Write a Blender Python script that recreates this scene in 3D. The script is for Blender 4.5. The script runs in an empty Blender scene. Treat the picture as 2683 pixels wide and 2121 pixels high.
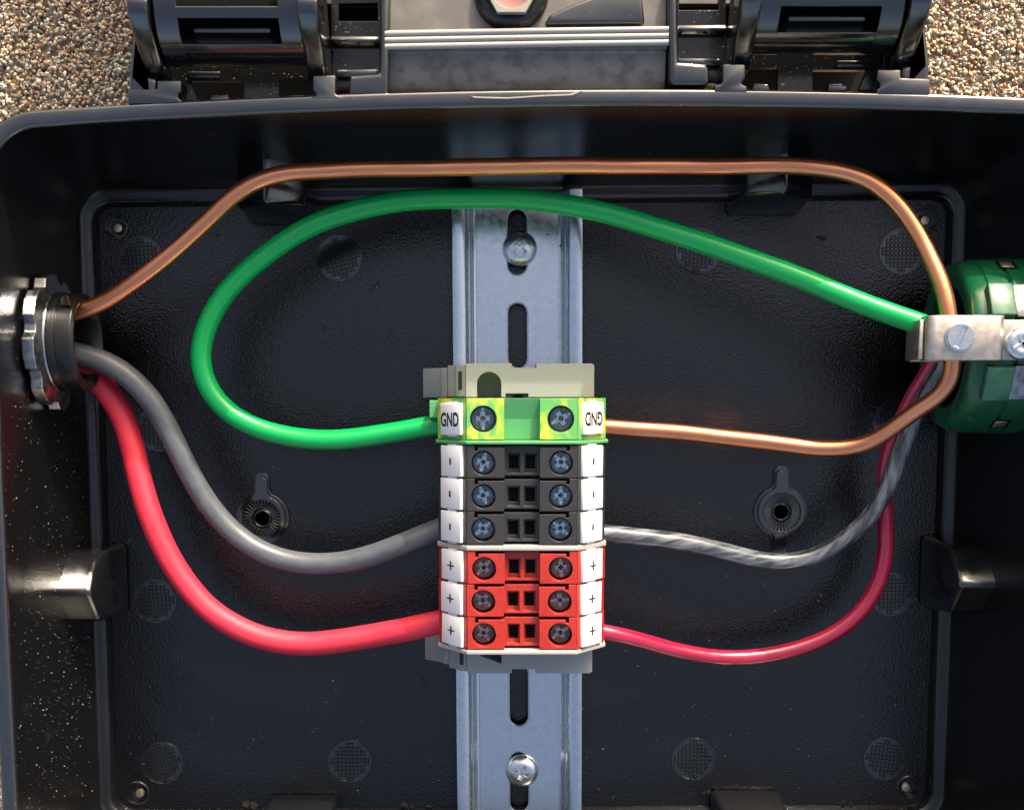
import bpy, bmesh, math, random
from mathutils import Vector, Matrix, Quaternion
R = math.radians
random.seed(7)
sc = bpy.context.scene
COL = sc.collection
MM = 0.001

# ------------------------------------------------------------------ camera
FPX, CX, CY, TILT, CAMZ = 3300.0, 1341.5, 1401.0, R(6.2), 354.0   # mm above the box floor
cd = bpy.data.cameras.new('camera'); cam = bpy.data.objects.new('camera', cd); COL.objects.link(cam)
cd.sensor_fit = 'HORIZONTAL'; cd.sensor_width = 36; cd.lens = FPX/2683*36
cd.shift_y = (CY-1060.5)/2683
cd.clip_start = 0.01; cd.clip_end = 200
cam.location = (0, 0, CAMZ*MM); cam.rotation_euler = (-TILT, 0, 0)
sc.camera = cam

# ------------------------------------------------------------------ light
SUN = Vector((0.85, 2.3, 1.0)).normalized()
w = bpy.data.worlds.new('World'); sc.world = w; w.use_nodes = True
nt = w.node_tree; bg = nt.nodes['Background']
sky = nt.nodes.new('ShaderNodeTexSky'); sky.sky_type = 'NISHITA'; sky.sun_disc = False
sky.sun_elevation = math.asin(SUN.z); sky.sun_rotation = math.atan2(SUN.x, SUN.y)
sky.air_density = 1.0; sky.dust_density = 10.0; sky.ozone_density = .1
nt.links.new(sky.outputs[0], bg.inputs[0]); bg.inputs[1].default_value = 0.15
sd = bpy.data.lights.new('sun', 'SUN'); sd.energy = 2.0; sd.angle = R(0.53); sd.color = (1, .96, .90)
so = bpy.data.objects.new('sun', sd); COL.objects.link(so)
so.rotation_mode = 'QUATERNION'; so.rotation_quaternion = (-SUN).to_track_quat('-Z', 'Y')
sc.view_settings.view_transform = 'Standard'; sc.view_settings.look = 'None'
sc.view_settings.exposure = 1.4; sc.view_settings.gamma = 1; sc.view_settings.use_curve_mapping = False
sc.render.engine = 'CYCLES'; sc.cycles.use_denoising = True
sc.cycles.max_bounces = 10; sc.cycles.glossy_bounces = 6

def P(px, py, z):
    """point of the photograph's ray grid at height z (mm): used to measure the real things"""
    t = (CY-py)/FPX; u = (px-CX)/FPX
    dy = -math.sin(TILT)+t*math.cos(TILT); dz = math.cos(TILT)+t*math.sin(TILT)
    k = (CAMZ-z)/dz
    return Vector((u*k, dy*k, z))
S = 2683/2161
def D(x, y, z): return P(x*S, y*S, z)

# ------------------------------------------------------------------ materials
MATS = {}
def mat(name, color, rough=.4, metal=0., bump=None, bevel=.25, coat=0., rvar=None, cvar=None, spec=.5, aniso=0.):
    m = bpy.data.materials.new(name); m.use_nodes = True; MATS[name] = m
    n = m.node_tree.nodes; l = m.node_tree.links; b = n['Principled BSDF']
    b.inputs['Base Color'].default_value = (*color, 1); b.inputs['Roughness'].default_value = rough
    b.inputs['Metallic'].default_value = metal; b.inputs['Coat Weight'].default_value = coat
    b.inputs['Coat Roughness'].default_value = .12; b.inputs['Specular IOR Level'].default_value = spec
    tc = n.new('ShaderNodeTexCoord'); m['tc'] = tc.name
    nrm = None
    if bevel:
        bv = n.new('ShaderNodeBevel'); bv.samples = 4; bv.inputs[0].default_value = bevel*MM; nrm = bv.outputs[0]
    if bump:
        for (scale, strength, dist, detail) in bump:
            nz = n.new('ShaderNodeTexNoise'); nz.inputs['Scale'].default_value = scale; nz.inputs['Detail'].default_value = detail
            l.new(tc.outputs['Object'], nz.inputs['Vector'])
            bp = n.new('ShaderNodeBump'); bp.inputs['Strength'].default_value = strength; bp.inputs['Distance'].default_value = dist*MM
            l.new(nz.outputs[0], bp.inputs['Height'])
            if nrm: l.new(nrm, bp.inputs['Normal'])
            nrm = bp.outputs[0]
    if nrm: l.new(nrm, b.inputs['Normal'])
    if rvar:
        nz = n.new('ShaderNodeTexNoise'); nz.inputs['Scale'].default_value = rvar[0]; nz.inputs['Detail'].default_value = 5
        l.new(tc.outputs['Object'], nz.inputs['Vector'])
        mr = n.new('ShaderNodeMapRange'); mr.inputs[1].default_value = .3; mr.inputs[2].default_value = .7
        mr.inputs[3].default_value = rvar[1]; mr.inputs[4].default_value = rvar[2]
        l.new(nz.outputs[0], mr.inputs[0]); l.new(mr.outputs[0], b.inputs['Roughness'])
    if cvar:   # (scale, other colour, lo, hi)
        nz = n.new('ShaderNodeTexNoise'); nz.inputs['Scale'].default_value = cvar[0]; nz.inputs['Detail'].default_value = 6
        l.new(tc.outputs['Object'], nz.inputs['Vector'])
        cr = n.new('ShaderNodeValToRGB'); cr.color_ramp.elements[0].position = cvar[2]; cr.color_ramp.elements[1].position = cvar[3]
        cr.color_ramp.elements[0].color = (*color, 1); cr.color_ramp.elements[1].color = (*cvar[1], 1)
        l.new(nz.outputs[0], cr.inputs[0]); l.new(cr.outputs[0], b.inputs['Base Color'])
    return m

mat('plastic', (.0030, .0030, .0032), .2, bump=[(1700, .46, .28, 2)], bevel=.5, rvar=(220, .06, .13), spec=.58)
mat('wall_plastic', (.0045, .0045, .005), .2, bump=[(1700, .35, .20, 2)], bevel=.5, rvar=(160, .18, .28), spec=.55, cvar=(1200, (.04, .036, .03), .70, .80))
mat('gloss_plastic', (.006, .006, .007), .14, bump=[(300, .05, .2, 2)], bevel=.5, rvar=(300, .07, .18), spec=.9, cvar=(1200, (.10, .09, .07), .70, .78))
mat('dusty_plastic', (.006, .006, .006), .14, bump=[(400, .06, .2, 2)], bevel=.3, cvar=(1700, (.26, .22, .16), .66, .72))
mat('rim_plastic', (.008, .008, .009), .16, bump=[(500, .05, .15, 3)], bevel=0, rvar=(260, .12, .26), spec=1., cvar=(1500, (.10, .10, .10), .68, .76))
for k_ in ('rim_plastic', 'gloss_plastic'): MATS[k_].node_tree.nodes['Principled BSDF'].inputs['IOR'].default_value = 1.62
mat('pad_plastic', (.006, .006, .0065), .15, bevel=0, spec=1.)
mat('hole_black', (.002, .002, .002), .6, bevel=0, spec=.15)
mat('lid_plastic', (.14, .135, .13), .30, bump=[(200, .05, .3, 3)], bevel=.3, cvar=(300, (.085, .08, .075), .45, .65))
mat('lid_panel', (.11, .103, .095), .38, bump=[(150, .05, .3, 3)], bevel=.3, cvar=(200, (.15, .14, .125), .4, .65))
mat('zinc', (.60, .64, .68), .28, 1., bump=[(1600, .05, .12, 2)], bevel=.4, rvar=(500, .18, .30), cvar=(700, (.54, .585, .625), .4, .72))
mat('screw_zinc', (.66, .69, .72), .24, 1., bump=[(900, .10, .1, 2)], bevel=.2, rvar=(600, .16, .34), cvar=(500, (.6, .6, .52), .45, .7))
for nm_, cb_, cd_ in (('terminal_steel', (.42, .52, .60), (.13, .16, .19)), ('terminal_red_sheen', (.42, .31, .31), (.14, .10, .10))):  # second metal: reflection of the red housings put into the screw colour
    mat(nm_, cb_, .26, 1., bump=[(1500, .15, .1, 2)], bevel=.15, rvar=(1200, .16, .4))
    mat(nm_+'_dark', cd_, .3, 1., bump=[(1500, .2, .1, 2)], bevel=.2, rvar=(1200, .2, .4))  # darker copy for the screw heads, so the cross recesses look lit
mat('steel_bright', (.55, .57, .58), .22, 1., bump=[(250, .15, .3, 3)], bevel=.5, rvar=(400, .14, .36), cvar=(300, (.30, .31, .30), .5, .75))
mat('lug_metal', (.52, .46, .405), .42, 1., bump=[(1400, .12, .12, 2)], bevel=.5, rvar=(500, .36, .52), cvar=(400, (.43, .375, .33), .42, .7))
mat('lug_dark', (.30, .30, .30), .3, 1., bump=[(300, .3, .4, 3)], bevel=.4, rvar=(300, .2, .5), cvar=(260, (.10, .10, .10), .42, .62))
mat('rubber', (.008, .008, .008), .32, bump=[(200, .1, .3, 2)], bevel=.3)
mat('beige', (.34, .325, .305), .45, bump=[(2200, .06, .08, 2)], bevel=.3, cvar=(2600, (.30, .28, .25), .70, .76))
mat('bracket_grey', (.265, .266, .266), .45, bump=[(2000, .06, .08, 2)], bevel=.3, cvar=(2200, (.25, .24, .22), .71, .77))
mat('block_black', (.020, .0205, .022), .38, bump=[(2600, .2, .10, 2)], bevel=.25, cvar=(3000, (.07, .07, .07), .6, .72))
mat('block_red', (.33, .020, .012), .40, bump=[(2200, .10, .10, 2)], bevel=.25, cvar=(500, (.26, .014, .009), .45, .7))
mat('plate_green', (.08, .31, .115), .42, bump=[(1800, .06, .1, 2)], bevel=.25)
mat('tag_white', (.72, .72, .73), .42, bump=[(1500, .03, .08, 2)], bevel=.3, cvar=(4200, (.45, .44, .42), .73, .78))
mat('ink', (.012, .012, .015), .5, bevel=0)
mat('bushing_green', (.005, .074, .028), .26, bump=[(250, .14, .5, 3)], bevel=.6, rvar=(200, .14, .34), cvar=(260, (.008, .08, .033), .45, .7))
mat('tab_green', (.016, .095, .05), .34, bump=[(250, .2, .5, 3)], bevel=.3, cvar=(200, (.05, .13, .08), .45, .7))
mat('shaving', (.022, .021, .020), .75, bevel=0)
mat('dust', (.50, .41, .27), .7, bevel=0)
mat('brass', (.62, .55, .38), .35, 1., bump=[(900, .3, .2, 2)], bevel=0)
mat('copper_pink', (.22, .09, .075), .45, bump=[(300, .1, .3, 2)], bevel=.2)
mat('ridge_highlight', (.27, .266, .255), .28, bevel=0)  # highlights on the glossy lid ridges, painted in as a pale base colour
mat('pale_edge', (.26, .25, .22), .4, bevel=.2)

def marble():
    m = mat('marble_green', (.1, .4, .1), .40, bump=[(1800, .06, .1, 2)], bevel=.25)
    n = m.node_tree.nodes; l = m.node_tree.links; b = n['Principled BSDF']
    tc = n[m['tc']]
    mp = n.new('ShaderNodeMapping'); mp.inputs['Rotation'].default_value = (0, .3, .5); mp.inputs['Scale'].default_value = (150, 60, 60)
    nz = n.new('ShaderNodeTexNoise'); nz.inputs['Scale'].default_value = 1.0; nz.inputs['Detail'].default_value = 3
    nz.inputs['Distortion'].default_value = 2.2
    cr = n.new('ShaderNodeValToRGB'); e = cr.color_ramp.elements
    e[0].position = .44; e[0].color = (.09, .34, .09, 1); e[1].position = .63; e[1].color = (.58, .54, .06, 1)
    k = e.new(.525); k.color = (.25, .42, .05, 1)
    l.new(tc.outputs['Object'], mp.inputs[0]); l.new(mp.outputs[0], nz.inputs['Vector'])
    l.new(nz.outputs[0], cr.inputs[0]); l.new(cr.outputs[0], b.inputs['Base Color'])
marble()

def wire_mat(name, c0, c1, rough, metal, su, sv, lo=.4, hi=.62, strength=.12, coat=0., twist=0., fine=None, rv=None):
    """streaks that run along the wire: u goes round it, v (cm) along it"""
    m = mat(name, c0, rough, metal, bevel=0, coat=coat)
    n = m.node_tree.nodes; l = m.node_tree.links; b = n['Principled BSDF']; tc = n[m['tc']]
    sp = n.new('ShaderNodeSeparateXYZ'); l.new(tc.outputs['UV'], sp.inputs[0])
    tw = n.new('ShaderNodeMath'); tw.operation = 'MULTIPLY_ADD'; tw.inputs[1].default_value = twist
    l.new(sp.outputs[1], tw.inputs[0]); l.new(sp.outputs[0], tw.inputs[2])
    an = n.new('ShaderNodeMath'); an.operation = 'MULTIPLY'; an.inputs[1].default_value = 2*math.pi; l.new(tw.outputs[0], an.inputs[0])
    co = n.new('ShaderNodeMath'); co.operation = 'COSINE'; l.new(an.outputs[0], co.inputs[0])
    si = n.new('ShaderNodeMath'); si.operation = 'SINE'; l.new(an.outputs[0], si.inputs[0])
    cb = n.new('ShaderNodeCombineXYZ')
    for k, s_ in ((0, co), (1, si)):
        q = n.new('ShaderNodeMath'); q.operation = 'MULTIPLY'; q.inputs[1].default_value = su; l.new(s_.outputs[0], q.inputs[0]); l.new(q.outputs[0], cb.inputs[k])
    q = n.new('ShaderNodeMath'); q.operation = 'MULTIPLY'; q.inputs[1].default_value = sv; l.new(sp.outputs[1], q.inputs[0]); l.new(q.outputs[0], cb.inputs[2])
    nz = n.new('ShaderNodeTexNoise'); nz.inputs['Scale'].default_value = 1; nz.inputs['Detail'].default_value = 4
    l.new(cb.outputs[0], nz.inputs['Vector'])
    cr = n.new('ShaderNodeValToRGB'); cr.color_ramp.elements[0].position = lo; cr.color_ramp.elements[1].position = hi
    cr.color_ramp.elements[0].color = (*c0, 1); cr.color_ramp.elements[1].color = (*c1, 1)
    l.new(nz.outputs[0], cr.inputs[0]); l.new(cr.outputs[0], b.inputs['Base Color'])
    bp = n.new('ShaderNodeBump'); bp.inputs['Strength'].default_value = strength; bp.inputs['Distance'].default_value = .2*MM
    l.new(nz.outputs[0], bp.inputs['Height']); last = bp
    if fine:
        n2 = n.new('ShaderNodeTexNoise'); n2.inputs['Scale'].default_value = fine[0]; n2.inputs['Detail'].default_value = 2
        l.new(tc.outputs['Object'], n2.inputs['Vector'])
        b2 = n.new('ShaderNodeBump'); b2.inputs['Strength'].default_value = fine[1]; b2.inputs['Distance'].default_value = .1*MM
        l.new(n2.outputs[0], b2.inputs['Height']); l.new(bp.outputs[0], b2.inputs['Normal']); last = b2
    if rv:
        mr = n.new('ShaderNodeMapRange'); mr.inputs[1].default_value = .35; mr.inputs[2].default_value = .65
        mr.inputs[3].default_value = rv[0]; mr.inputs[4].default_value = rv[1]
        l.new(nz.outputs[0], mr.inputs[0]); l.new(mr.outputs[0], b.inputs['Roughness'])
    l.new(last.outputs[0], b.inputs['Normal'])
    return m
wire_mat('copper', (.86, .33, .165), (.58, .195, .09), .26, 1., 4.0, .5, .42, .72, .14, fine=(700, .14), rv=(.26, .46))
wire_mat('green_wire', (.001, .33, .070), (.002, .37, .082), .30, 0., 3.0, .3, .4, .6, .05, fine=(800, .05))
wire_mat('grey_wire', (.076, .086, .098), (.098, .106, .116), .40, 0., 1.5, 2., .4, .6, .05, fine=(1500, .18))
wire_mat('red_wire', (.58, .020, .045), (.62, .027, .055), .55, 0., 1.5, .6, .4, .6, .03, fine=(900, .05))
wire_mat('crimson_wire', (.28, .004, .034), (.37, .014, .055), .26, 0., 1.6, .8, .4, .65, .10, coat=.5, fine=(700, .08))
wire_mat('clear_wire', (.034, .040, .048), (.21, .225, .24), .22, 0., 1.15, 1.2, .42, .66, .10, coat=.9, twist=.22, fine=(700, .06))

# ------------------------------------------------------------------ mesh helpers
def wloc(o):
    v = Vector((0, 0, 0))
    while o: v += o.location; o = o.parent
    return v
def tag(o, label=None, cat=None, group=None, kind=None):
    if label: o['label'] = label
    if cat: o['category'] = cat
    if group: o['group'] = group
    if kind: o['kind'] = kind
    return o
def empty(name, loc, parent=None):
    o = bpy.data.objects.new(name, None); COL.objects.link(o); o.empty_display_size = .005
    o.parent = parent
    o.location = Vector(loc)*MM - (wloc(parent) if parent else Vector())
    return o
def obj(name, bm, m, parent=None, at=None, smooth=35, rot=None):
    """bm in mm (world, or relative to `at`); linked as one mesh"""
    me = bpy.data.meshes.new(name)
    if at is None:
        base = wloc(parent)/MM if parent else Vector()
        loc = Vector()
        bmesh.ops.translate(bm, verts=bm.verts, vec=-base)
    else:
        loc = Vector(at)*MM - (wloc(parent) if parent else Vector())
    bmesh.ops.scale(bm, vec=(MM,)*3, verts=bm.verts)
    bm.to_mesh(me); bm.free()
    me.materials.append(MATS[m])
    if smooth:
        me.polygons.foreach_set('use_smooth', [True]*len(me.polygons)); me.set_sharp_from_angle(angle=R(smooth))
    o = bpy.data.objects.new(name, me); COL.objects.link(o); o.parent = parent; o.location = loc
    if rot: o.rotation_euler = rot
    return o
def recalc(bm): bmesh.ops.recalc_face_normals(bm, faces=bm.faces); return bm
def bevel(bm, w, seg=2, ang=30):
    es = [e for e in bm.edges if len(e.link_faces) == 2 and e.calc_face_angle(0) > R(ang)]
    bmesh.ops.bevel(bm, geom=es, offset=w, segments=seg, affect='EDGES', profile=.5, clamp_overlap=True)
    return bm
def join(*bms):
    out = bms[0]
    for b in bms[1:]:
        me = bpy.data.meshes.new('t'); b.to_mesh(me); b.free(); out.from_mesh(me); bpy.data.meshes.remove(me)
    return out
def prism(poly, z0, z1, bw=0, seg=2):
    """polygon (x, y) standing from z0 to z1"""
    bm = bmesh.new(); f = bm.faces.new([bm.verts.new((p[0], p[1], z1)) for p in poly])
    r = bmesh.ops.extrude_face_region(bm, geom=[f])
    bmesh.ops.translate(bm, verts=[v for v in r['geom'] if isinstance(v, bmesh.types.BMVert)], vec=(0, 0, z0-z1))
    recalc(bm)
    if bw: bevel(bm, bw, seg)
    return bm
def profile_y(poly, y0, y1, bw=0, seg=2):
    """polygon (x, z) drawn along y"""
    bm = prism([(p[0], p[1]) for p in poly], 0, 1)
    for v in bm.verts: v.co = Vector((v.co.x, y0+(y1-y0)*v.co.z, v.co.y))
    recalc(bm)
    if bw: bevel(bm, bw, seg)
    return bm
def profile_x(poly, x0, x1, bw=0, seg=2):
    """polygon (y, z) drawn along x"""
    bm = prism([(p[0], p[1]) for p in poly], 0, 1)
    for v in bm.verts: v.co = Vector((x0+(x1-x0)*v.co.z, v.co.x, v.co.y))
    recalc(bm)
    if bw: bevel(bm, bw, seg)
    return bm
def box(x0, x1, y0, y1, z0, z1, bw=0, seg=2):
    return prism([(x0, y0), (x1, y0), (x1, y1), (x0, y1)], z0, z1, bw, seg)
def circle(cx, cy, r, n=32, a0=0): return [(cx+r*math.cos(a0+2*math.pi*i/n), cy+r*math.sin(a0+2*math.pi*i/n)) for i in range(n)]
def plate(outline, holes, z0, z1):
    bm = bmesh.new()
    for lp in [outline]+holes:
        vs = [bm.verts.new((p[0], p[1], z1)) for p in lp]
        for i in range(len(vs)): bm.edges.new((vs[i], vs[(i+1) % len(vs)]))
    bmesh.ops.triangle_fill(bm, use_beauty=True, edges=bm.edges[:])
    r = bmesh.ops.extrude_face_region(bm, geom=bm.faces[:])
    bmesh.ops.translate(bm, verts=[v for v in r['geom'] if isinstance(v, bmesh.types.BMVert)], vec=(0, 0, z0-z1))
    return recalc(bm)
def lathe(prof, n=48, closed=False):
    """profile (r, h) round z"""
    bm = bmesh.new(); rings = []
    for r, h in prof:
        rings.append([bm.verts.new((r*math.cos(2*math.pi*i/n), r*math.sin(2*math.pi*i/n), h)) for i in range(n)] if r > 1e-6 else [bm.verts.new((0, 0, h))])
    prs = list(zip(rings, rings[1:]))
    if closed: prs.append((rings[-1], rings[0]))
    for a, b in prs:
        for i in range(n):
            j = (i+1) % n
            q = [a[i % len(a)], a[j % len(a)], b[j % len(b)], b[i % len(b)]]
            u = []
            for v in q:
                if v not in u: u.append(v)
            if len(u) > 2: bm.faces.new(u)
    return recalc(bm)
def xform(bm, M): bmesh.ops.transform(bm, matrix=M, verts=bm.verts); return bm
def move(bm, x, y, z): bmesh.ops.translate(bm, vec=(x, y, z), verts=bm.verts); return bm
TO_X = Matrix.Rotation(math.pi/2, 4, 'Y')          # z axis -> x axis
def hull(pts, bw=0, seg=2):
    bm = bmesh.new()
    for p in pts: bm.verts.new(p)
    bmesh.ops.convex_hull(bm, input=bm.verts[:])
    bmesh.ops.dissolve_limit(bm, angle_limit=R(1), verts=bm.verts[:], edges=bm.edges[:])
    recalc(bm)
    if bw: bevel(bm, bw, seg)
    return bm
WOB = [0.]      # how unevenly a wire was bent by hand
def catmull(pts, step=1.2):
    out = []; n = len(pts)
    for i in range(n-1):
        p0 = pts[max(i-1, 0)]; p1 = pts[i]; p2 = pts[i+1]; p3 = pts[min(i+2, n-1)]
        # centripetal Catmull-Rom
        t0 = 0; t1 = t0+max((p1-p0).length, 1e-4)**.5; t2 = t1+max((p2-p1).length, 1e-4)**.5; t3 = t2+max((p3-p2).length, 1e-4)**.5
        k = max(2, int((p2-p1).length/step))
        for j in range(k):
            t = t1+(t2-t1)*j/k
            a1 = p0*((t1-t)/(t1-t0))+p1*((t-t0)/(t1-t0)); a2 = p1*((t2-t)/(t2-t1))+p2*((t-t1)/(t2-t1)); a3 = p2*((t3-t)/(t3-t2))+p3*((t-t2)/(t3-t2))
            b1 = a1*((t2-t)/(t2-t0))+a2*((t-t0)/(t2-t0)); b2 = a2*((t3-t)/(t3-t1))+a3*((t-t1)/(t3-t1))
            out.append(b1*((t2-t)/(t2-t1))+b2*((t-t1)/(t2-t1)))
    out.append(pts[-1].copy())
    rj = random.Random(len(out)); ph = [rj.uniform(0, 6.28) for _ in range(6)]
    for i in range(2, len(out)-2):
        f_ = min(1, i/20, (len(out)-i)/20); out[i] = out[i]+Vector((math.sin(i*.11+ph[0])+.6*math.sin(i*.29+ph[1]), math.sin(i*.13+ph[2])+.6*math.sin(i*.31+ph[3]), math.sin(i*.09+ph[4])))*.16*f_*WOB[0]
    for _ in range(4):   # smooth the hand-measured wobble out
        out = [out[0]]+[(out[i-1]+out[i]*2+out[i+1])/4 for i in range(1, len(out)-1)]+[out[-1]]
    return out
def tube(pts, r, n=20, rfun=None):
    c = catmull([Vector(p) for p in pts]); bm = bmesh.new(); uv = bm.loops.layers.uv.new('UVMap')
    T = [(c[min(i+1, len(c)-1)]-c[max(i-1, 0)]).normalized() for i in range(len(c))]
    N = T[0].orthogonal().normalized(); rings = []; L = [0.]
    for i, p in enumerate(c):
        if i:
            N = T[i-1].rotation_difference(T[i]) @ N; L.append(L[-1]+(p-c[i-1]).length)
        B = T[i].cross(N); rr = r*(rfun(L[-1]) if rfun else 1)
        rings.append([bm.verts.new(p+(N*math.cos(2*math.pi*k/n)+B*math.sin(2*math.pi*k/n))*rr) for k in range(n)])
    for i in range(len(c)-1):
        for k in range(n):
            f = bm.faces.new((rings[i][k], rings[i][(k+1) % n], rings[i+1][(k+1) % n], rings[i+1][k]))
            for lp, (a, b) in zip(f.loops, ((k, i), (k+1, i), (k+1, i+1), (k, i+1))): lp[uv].uv = (a/n, L[b]/10)
    bm.faces.new(rings[0]); bm.faces.new(rings[-1])
    return recalc(bm)

# ------------------------------------------------------------------ ground and gravel
gb = bmesh.new(); bmesh.ops.create_grid(gb, x_segments=1, y_segments=1, size=15000); move(gb, 0, 0, -6)
gm = mat('ground_grit', (.2, .15, .11), .85, bevel=0)
n = gm.node_tree.nodes; l = gm.node_tree.links; tc = n[gm['tc']]
vo = n.new('ShaderNodeTexVoronoi'); vo.inputs['Scale'].default_value = 520
l.new(tc.outputs['Object'], vo.inputs['Vector'])
cr = n.new('ShaderNodeValToRGB'); e = cr.color_ramp.elements
e[0].color = (.10, .075, .055, 1); e[1].color = (.48, .40, .31, 1)
for p_, c_ in ((.25, (.30, .17, .10)), (.5, (.36, .29, .20)), (.75, (.22, .20, .17))): k = e.new(p_); k.color = (*c_, 1)
sp_ = n.new('ShaderNodeSeparateXYZ'); l.new(vo.outputs['Color'], sp_.inputs[0]); l.new(sp_.outputs[0], cr.inputs[0])
l.new(cr.outputs[0], n['Principled BSDF'].inputs['Base Color'])
bp = n.new('ShaderNodeBump'); bp.inputs['Distance'].default_value = .0008; bp.invert = True; l.new(vo.outputs['Distance'], bp.inputs['Height']); l.new(bp.outputs[0], n['Principled BSDF'].inputs['Normal'])
tag(obj('ground', gb, 'ground_grit', smooth=0), 'ground covered in coarse reddish tan grit', None, None, 'structure')

def gravel(regions):
    import numpy as np
    rng = np.random.default_rng(3)
    ib = bmesh.new(); bmesh.ops.create_icosphere(ib, subdivisions=1, radius=1)
    bv = np.array([v.co[:] for v in ib.verts]); bf = np.array([[v.index for v in f.verts] for f in ib.faces]); ib.free()
    V = []; F = []; C = []; off = 0
    pal = np.array([(.52, .38, .24), (.46, .25, .14), (.56, .47, .34), (.40, .37, .31), (.30, .19, .12), (.58, .40, .22), (.36, .31, .24), (.64, .57, .46), (.44, .24, .15), (.20, .19, .17), (.40, .41, .33), (.47, .45, .36), (.33, .34, .29)])
    for (x0, x1, y0, y1) in regions:
        cnt = int((x1-x0)*(y1-y0)*1.9)
        pos = np.stack([rng.uniform(x0, x1, cnt), rng.uniform(y0, y1, cnt), -5.7+rng.uniform(0, 1.7, cnt)], 1)
        for p in pos:
            s = rng.uniform(.34, .82)*np.array([1.1, rng.uniform(.5, 1), rng.uniform(.4, .8)])
            a = rng.uniform(0, 6.28); b_ = rng.uniform(-.6, .6)
            ca, sa, cb_, sb = np.cos(a), np.sin(a), np.cos(b_), np.sin(b_)
            Rm = np.array([[ca, -sa, 0], [sa, ca, 0], [0, 0, 1]]) @ np.array([[1, 0, 0], [0, cb_, -sb], [0, sb, cb_]])
            v = (bv*rng.uniform(.62, 1.2, (len(bv), 1))*s) @ Rm.T + p
            V.append(v); F.append(bf+off); off += len(bv)
            col = pal[rng.integers(len(pal))]*rng.uniform(.9, 1.3); C.append(np.repeat([[*col, 1.]], len(bv), 0))
    V = np.concatenate(V)*MM; F = np.concatenate(F); C = np.concatenate(C)
    me = bpy.data.meshes.new('gravel'); me.vertices.add(len(V)); me.vertices.foreach_set('co', V.ravel())
    me.loops.add(F.size); me.loops.foreach_set('vertex_index', F.ravel().astype('i'))
    me.polygons.add(len(F)); me.polygons.foreach_set('loop_start', np.arange(0, F.size, 3).astype('i')); me.polygons.foreach_set('loop_total', np.full(len(F), 3).astype('i'))
    me.update(); at = me.color_attributes.new('stone', 'FLOAT_COLOR', 'POINT'); at.data.foreach_set('color', C.ravel())
    m = mat('gravel_stone', (.3, .2, .15), .7, bump=[(2500, .25, .2, 3)], bevel=0)
    nn = m.node_tree.nodes; aa = nn.new('ShaderNodeVertexColor'); aa.layer_name = 'stone'
    m.node_tree.links.new(aa.outputs[0], nn['Principled BSDF'].inputs['Base Color'])
    me.materials.append(m)
    o = bpy.data.objects.new('gravel', me); COL.objects.link(o)
    tag(o, 'loose tan and reddish stone granules on the ground around the box', None, None, 'stuff')
gravel([(-170, -88, 66, 130), (96, 165, 66, 130), (-150, -128, -150, 66)])

# ------------------------------------------------------------------ enclosure
enc = empty('enclosure', (2.8, -28, -4))
tag(enc, 'open black plastic electrical enclosure with hinged lid folded back', 'enclosure')
ZR = 58.
def outline(c, r, bow, nside=26, ncorn=9):
    """corners TL, TR, BR, BL -> rounded ring (clockwise from above), bow = outward bulge of top, right, bottom, left"""
    cs = [Vector((p[0], p[1])) for p in c]; out = []
    for i in range(4):
        p = cs[i]; q = cs[(i+1) % 4]; pp = cs[i-1]
        d0 = (pp-p).normalized(); d1 = (q-p).normalized()
        a = p+d0*r; b = p+d1*r
        for k in range(ncorn):
            t = k/(ncorn-1)
            # circular arc between the two tangents
            th = t*math.pi/2; cen = p+d0*r+d1*r
            out.append(cen-d1*r*math.cos(th)-d0*r*math.sin(th))
        s = b; e_ = q-d1*r; nrm = Vector((-d1.y, d1.x))
        for k in range(1, nside):
            t = k/nside
            out.append(s.lerp(e_, t)+nrm*bow[i]*4*t*(1-t))
    return out
def offset(ring, d):
    n = len(ring); res = []
    for i in range(n):
        t = (ring[(i+1) % n]-ring[i-1]); nr = Vector((-t.y, t.x)).normalized()
        res.append(ring[i]+nr*d)
    return res
F = outline([P(258, 543, 0), P(2480, 523, 0), P(2424, 2106, 0), P(311, 2118, 0)], 4.5, (0, 0, 0, 0))
rimTL = P(-28, 334, ZR); rimTR = Vector((130.5, P(2683, 299, ZR).y)); rimBR = Vector((128.5, -131.)); rimBL = Vector((P(43, 2121, ZR).x+.4, -131.5))
RI = outline([rimTL, rimTR, rimBR, rimBL], 11, (3.2, 1., 2.5, .6))
Wr = offset(F, 4.4)
rings = [(F, 0.), (offset(F, .15), .5), (offset(F, .35), 2.2), (offset(F, .8), 3.2), (offset(F, 1.6), 3.8), (offset(F, 2.6), 4.0), (offset(F, 3.3), 4.1),
         (offset(F, 3.8), 4.5), (offset(F, 4.2), 5.4), (Wr, 7.)]
for t in (.15, .3, .45, .6, .75, .9): rings.append(([a.lerp(b, t) for a, b in zip(Wr, RI)], 7+(56.2-7)*t))
KI = len(rings)
for a in (0, 30, 60, 90): rings.append((offset(RI, 1.1-1.1*math.cos(R(a))), 56.9+1.1*math.sin(R(a))))
for a in (90, 60, 30, 0): rings.append((offset(RI, 3.0+.8*math.cos(R(a))), 57.2+.8*math.sin(R(a))))
KO = len(rings)+1
rings += [(offset(RI, 3.8), 50.), (offset(RI, 2.6), 49.4), (offset([a.lerp(b, .5) for a, b in zip(Wr, RI)], 2.6), 20.), (offset(Wr, 2.2), 2.), (offset(Wr, .6), -4.)]
N = len(F)
def loft(bm, rgs):
    vr = [[bm.verts.new((p.x, p.y, z)) for p in rg] for rg, z in rgs]
    for a, b in zip(vr, vr[1:]):
        for i in range(N): bm.faces.new((a[i], a[(i+1) % N], b[(i+1) % N], b[i]))
    return vr
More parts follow.
